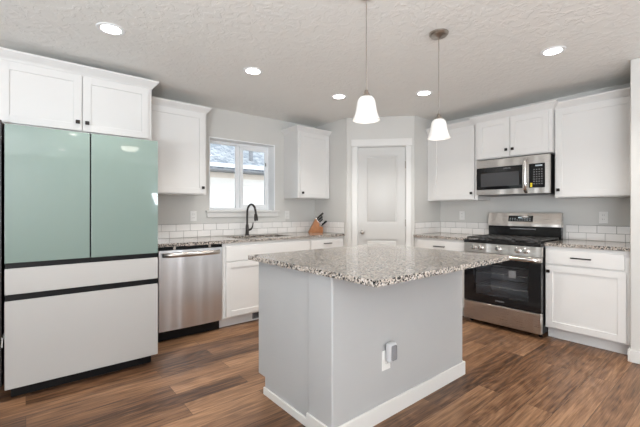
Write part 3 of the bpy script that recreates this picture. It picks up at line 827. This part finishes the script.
b.build('vent_slots', M['devface'], bg, smooth=False)
for x in (0.04, RW - 0.04):
    for y in (0.10, 0.60): B().cyl((x, y, 0), (x, y, 0.046), 0.016, 12).build('foot', M['black'], t)

# ================================================================== ISLAND
IX0, IX1, IY0, IY1 = 1.212, 2.512, 1.372, 2.147
t = thing('kitchen_island', 'grey painted kitchen island in the middle of the floor', 'island', (IX0, IY0, 0))
w = IX1 - IX0
B().box(0, w, 0, 0.205, 0, 0.883, 0.010, 3).build('pony_wall', M['island'], t)
b = B()
b.prism([(0.205, 0.0), (0.690, 0.0), (0.690, 0.112), (0.775, 0.112), (0.775, 0.883), (0.205, 0.883)], 'x', 0.016, 0.034)
b.build('end_panel', M['island'], t, smooth=False)
b = B()
b.prism([(0.205, 0.0), (0.690, 0.0), (0.690, 0.112), (0.775, 0.112), (0.775, 0.883), (0.205, 0.883)], 'x', w - 0.034, w - 0.016)
b.build('end_panel', M['island'], t, smooth=False)
B().box(0.034, w - 0.034, 0.206, 0.772, 0.108, 0.883).build('carcass', M['white'], t, smooth=False)
B().box(0.034, w - 0.034, 0.66, 0.69, 0, 0.108).build('toe_kick', M['kick'], t, smooth=False)
for i in range(2):
    x0 = 0.036 + i * 0.616
    m_ = Matrix.Translation((x0 + 0.61, 0.775, 0)) @ Matrix.Rotation(PI, 4, 'Z')
    b = B(); shaker(b, 0.004, 0.606, 0.118, 0.700); slabfront(b, 0.004, 0.606, 0.715, 0.86)
    bmesh.ops.transform(b.bm, matrix=m_, verts=list(b.bm.verts))
    b.build('door', M['white'], t)
b = B()
b.box(-0.013, w + 0.013, -0.014, 0, 0, 0.097, 0.003).box(-0.013, 0, 0, 0.205, 0, 0.097, 0.003).box(w, w + 0.013, 0, 0.205, 0, 0.097, 0.003)
b.build('baseboard', M['trim'], t)
for x in (0.003, w - 0.016): B().box(x, x + 0.013, 0.205, 0.694, 0, 0.048, 0.002).build('shoe_moulding', M['trim'], t)
tag(B().box(1.172, 2.510, 1.038, 2.198, CT0 + 0.0005, CT1, 0.003, 2).build('countertop', M['granite']), 'large speckled granite slab on the kitchen island', 'countertop', 'granite countertops')

# ================================================================== OUTLETS
def outlet(label, loc, rotz, switch=False):
    t = thing('wall_outlet', label, 'outlet', loc, rotz, 'white outlet plates')
    B().box(-0.036, 0.036, -0.006, 0, 0, 0.116, 0.003, 2).build('cover_plate', M['plate'], t)
    for z in (0.024, 0.066):
        r = B().box(-0.017, 0.017, -0.008, -0.004, z, z + 0.028, 0.003, 2).build('receptacle', M['plate'], t)
        b = B()
        for x in (-0.008, 0.006): b.box(x, x + 0.0025, -0.0085, -0.0075, z + 0.012, z + 0.021)
        b.build('slots', M['slot'], r, smooth=False)
    return t
outlet('white outlet plate on the sink wall left of the window', (1.478, YW, 1.098), 0)
outlet('white outlet plate on the sink wall right of the window', (2.770, YW, 1.100), 0)
outlet('white outlet plate left of the range under wall cabinet', (XR, 2.440, 1.098), RIGHT)
outlet('white outlet plate right of the range near the wall end', (XR, 0.945, 1.092), RIGHT)
outlet('white outlet plate on the grey island front, half covered', (1.633, IY0, 0.284), 0)
t = thing('plug_in_device', 'pale grey plug in air freshener on the island outlet', 'plug-in device', (1.648, IY0 - 0.0085, 0.338))
B().box(-0.033, 0.033, -0.040, 0, 0, 0.108, 0.012, 3).build('housing', M['device'], t)
B().box(-0.022, 0.022, -0.0425, -0.038, 0.012, 0.098, 0.008, 2).build('grille', M['devface'], t)

# ================================================================== KNIFE BLOCK AND KNIVES
KL = (3.115, 3.87, CT1)
KR = math.radians(-32)
t = thing('knife_block', 'honey wood knife block in the counter corner', 'knife block', KL, KR)
b = B(); b.prism([(-0.105, 0), (0.035, 0), (0.035, 0.075), (0.052, 0.120), (-0.005, 0.195)], 'y', -0.055, 0.055, 0.003)
b.build('block', M['block'], t)
b = B(); b.prism([(0.035, 0), (0.095, 0), (0.095, 0.075), (0.035, 0.095)], 'y', -0.055, 0.055, 0.003)
b.build('steak_knife_block', M['block'], t)
rotm = Matrix.Rotation(KR, 3, 'Z')
def knife(label, x, y, z, tilt, length, r):
    p = Vector(KL) + rotm @ Vector((x, y, z))
    k = thing('knife', label, 'knife', p, KR, 'knives in the wooden block')
    dx, dz = math.sin(tilt), math.cos(tilt)
    B().tube([(dx * s, 0, dz * s) for s in (0.010, length * 0.3, length * 0.7, length)], [r * 0.85, r, r * 0.9, r * 1.1], 10, 0.62).build('handle', M['black'], k)
    B().tube([(dx * s, 0, dz * s) for s in (0.002, 0.011)], r * 1.0, 10, 0.7).build('bolster', M['chrome'], k)
    B().lathe([(r * 0.5, 0), (r * 0.5, 0.003)], (dx * (length + 0.001), 0, dz * (length + 0.001)), 10, Matrix.Rotation(tilt, 4, 'Y')).build('end_cap', M['chrome'], k)
T = math.radians(48)
def top(u): return (-0.005 + 0.057 * u, 0.195 - 0.075 * u)
for lab, u, y, L_, r in (
    ('tallest black handled knife at the top of the knife block', 0.20, 0.026, 0.135, 0.012),
    ('black knife handle at the block top nearest the sink', 0.16, -0.022, 0.10, 0.012),
    ('black knife handle in the middle of the knife block', 0.50, 0.030, 0.10, 0.011),
    ('black knife handle in the middle slot nearest the counter front', 0.50, -0.024, 0.085, 0.011),
    ('short black knife handle low on the sloped block face', 0.80, 0.002, 0.075, 0.010)):
    x, z = top(u); knife(lab, x, y, z, T, L_, r)
for lab, y in (('small steak knife in the front block farthest from the camera', 0.034), ('small steak knife in the middle of the front block', 0.0), ('small steak knife in the front block nearest the counter edge', -0.034)):
    knife(lab, 0.068, y, 0.090, math.radians(50), 0.105, 0.009)

# ================================================================== LIGHTS
def light_child(parent, name, kind, loc, energy, col, size=0.1):
    l = bpy.data.lights.new(name, kind); l.energy = energy; l.color = col
    if kind == 'AREA': l.shape = 'DISK'; l.size = size; l.spread = math.radians(115)
    else: l.shadow_soft_size = size
    o = bpy.data.objects.new(name, l); C.objects.link(o); o.parent = parent; o.location = loc
    return o
def downlight(label, x, y):
    t = thing('recessed_downlight', label, 'ceiling light', (x, y, CEIL), 0, 'recessed ceiling downlights')
    B().lathe([(0.062, 0.0), (0.060, -0.004), (0.066, -0.007), (0.084, -0.005), (0.088, 0.0)], (0, 0, 0), 36, cap=False).build('trim_ring', M['vinyl'], t)
    B().lathe([(0.0605, -0.0038), (0.02, -0.0042), (0.001, -0.0043)], (0, 0, 0), 36).build('lens', M['lens'], t)
    light_child(t, 'lamp', 'AREA', (0, 0, -0.012), DOWN_POWER, (1.0, 0.96, 0.90), 0.045)
    return t
for lab, x, y in (('lit recessed downlight nearest the fridge wall cabinet', 0.441, 2.744),
                  ('lit recessed downlight above the sink counter left of pendants', 1.532, 2.778),
                  ('lit recessed downlight in front of the pantry left of near pendant', 2.584, 2.813),
                  ('lit recessed downlight between the two pendants above the range aisle', 3.188, 2.168),
                  ('lit recessed downlight at right above the range side cabinets', 3.111, 0.970),
                  ('recessed downlight behind the camera over the living room middle', 0.580, -0.86),
                  ('recessed downlight behind the camera nearest the rear wall', 0.55, -2.75)):
    downlight(lab, x, y)
t = thing('dome_light', 'round flush dome ceiling light behind the camera', 'ceiling light', (1.51, -1.41, CEIL))
B().lathe([(0.16, 0.0), (0.16, -0.03), (0.15, -0.035)], (0, 0, 0), 36).build('base_ring', M['nickel'], t)
B().lathe([(0.152, -0.034), (0.145, -0.06), (0.12, -0.085), (0.07, -0.105), (0.01, -0.112)], (0, 0, 0), 36).build('dome', M['dome'], t)
light_child(t, 'lamp', 'AREA', (0, 0, -0.12), 14, (1.0, 0.92, 0.82), 0.28)

def pendant(label, x, y, zb):
    t = thing('pendant_light', label, 'pendant light', (x, y, CEIL), 0, 'bell pendants over the island')
    B().lathe([(0.064, 0.0), (0.064, -0.010), (0.055, -0.020), (0.020, -0.026), (0.007, -0.034)], (0, 0, 0), 32).build('canopy', M['nickel'], t)
    z0 = zb - CEIL
    B().cyl((0, 0, z0 + 0.165), (0, 0, -0.03), 0.0024, 10).build('stem', M['nickel'], t)
    B().lathe([(0.030, z0 + 0.127), (0.028, z0 + 0.136), (0.014, z0 + 0.148), (0.009, z0 + 0.168), (0.004, z0 + 0.171)], (0, 0, 0), 24).build('socket_cap', M['nickel'], t)
    prof = [(0.0770, 0.0), (0.071, 0.011), (0.0635, 0.031), (0.058, 0.053), (0.0540, 0.077), (0.050, 0.101), (0.0445, 0.117), (0.036, 0.127), (0.026, 0.130)]
    inner = [(r - 0.004, h + 0.001) for r, h in prof]
    B().lathe([(r, z0 + h) for r, h in prof] + [(r, z0 + h) for r, h in reversed(inner)], (0, 0, 0), 36, cap=False).build('lamp_shade', M['shade'], t)
    B().lathe([(0.004, z0 + 0.03), (0.022, z0 + 0.04), (0.028, z0 + 0.062), (0.020, z0 + 0.09), (0.013, z0 + 0.128)], (0, 0, 0), 20).build('bulb', M['bulb'], t)
    light_child(t, 'lamp', 'POINT', (0, 0, z0 + 0.012), PEND_POWER, (1.0, 0.92, 0.82), 0.05)
    return t
pendant('nearer white bell glass pendant over the island, left of the pair', 1.461, 1.366, 1.721)
pendant('farther white bell glass pendant over the island, right of the pair', 2.191, 1.372, 1.716)
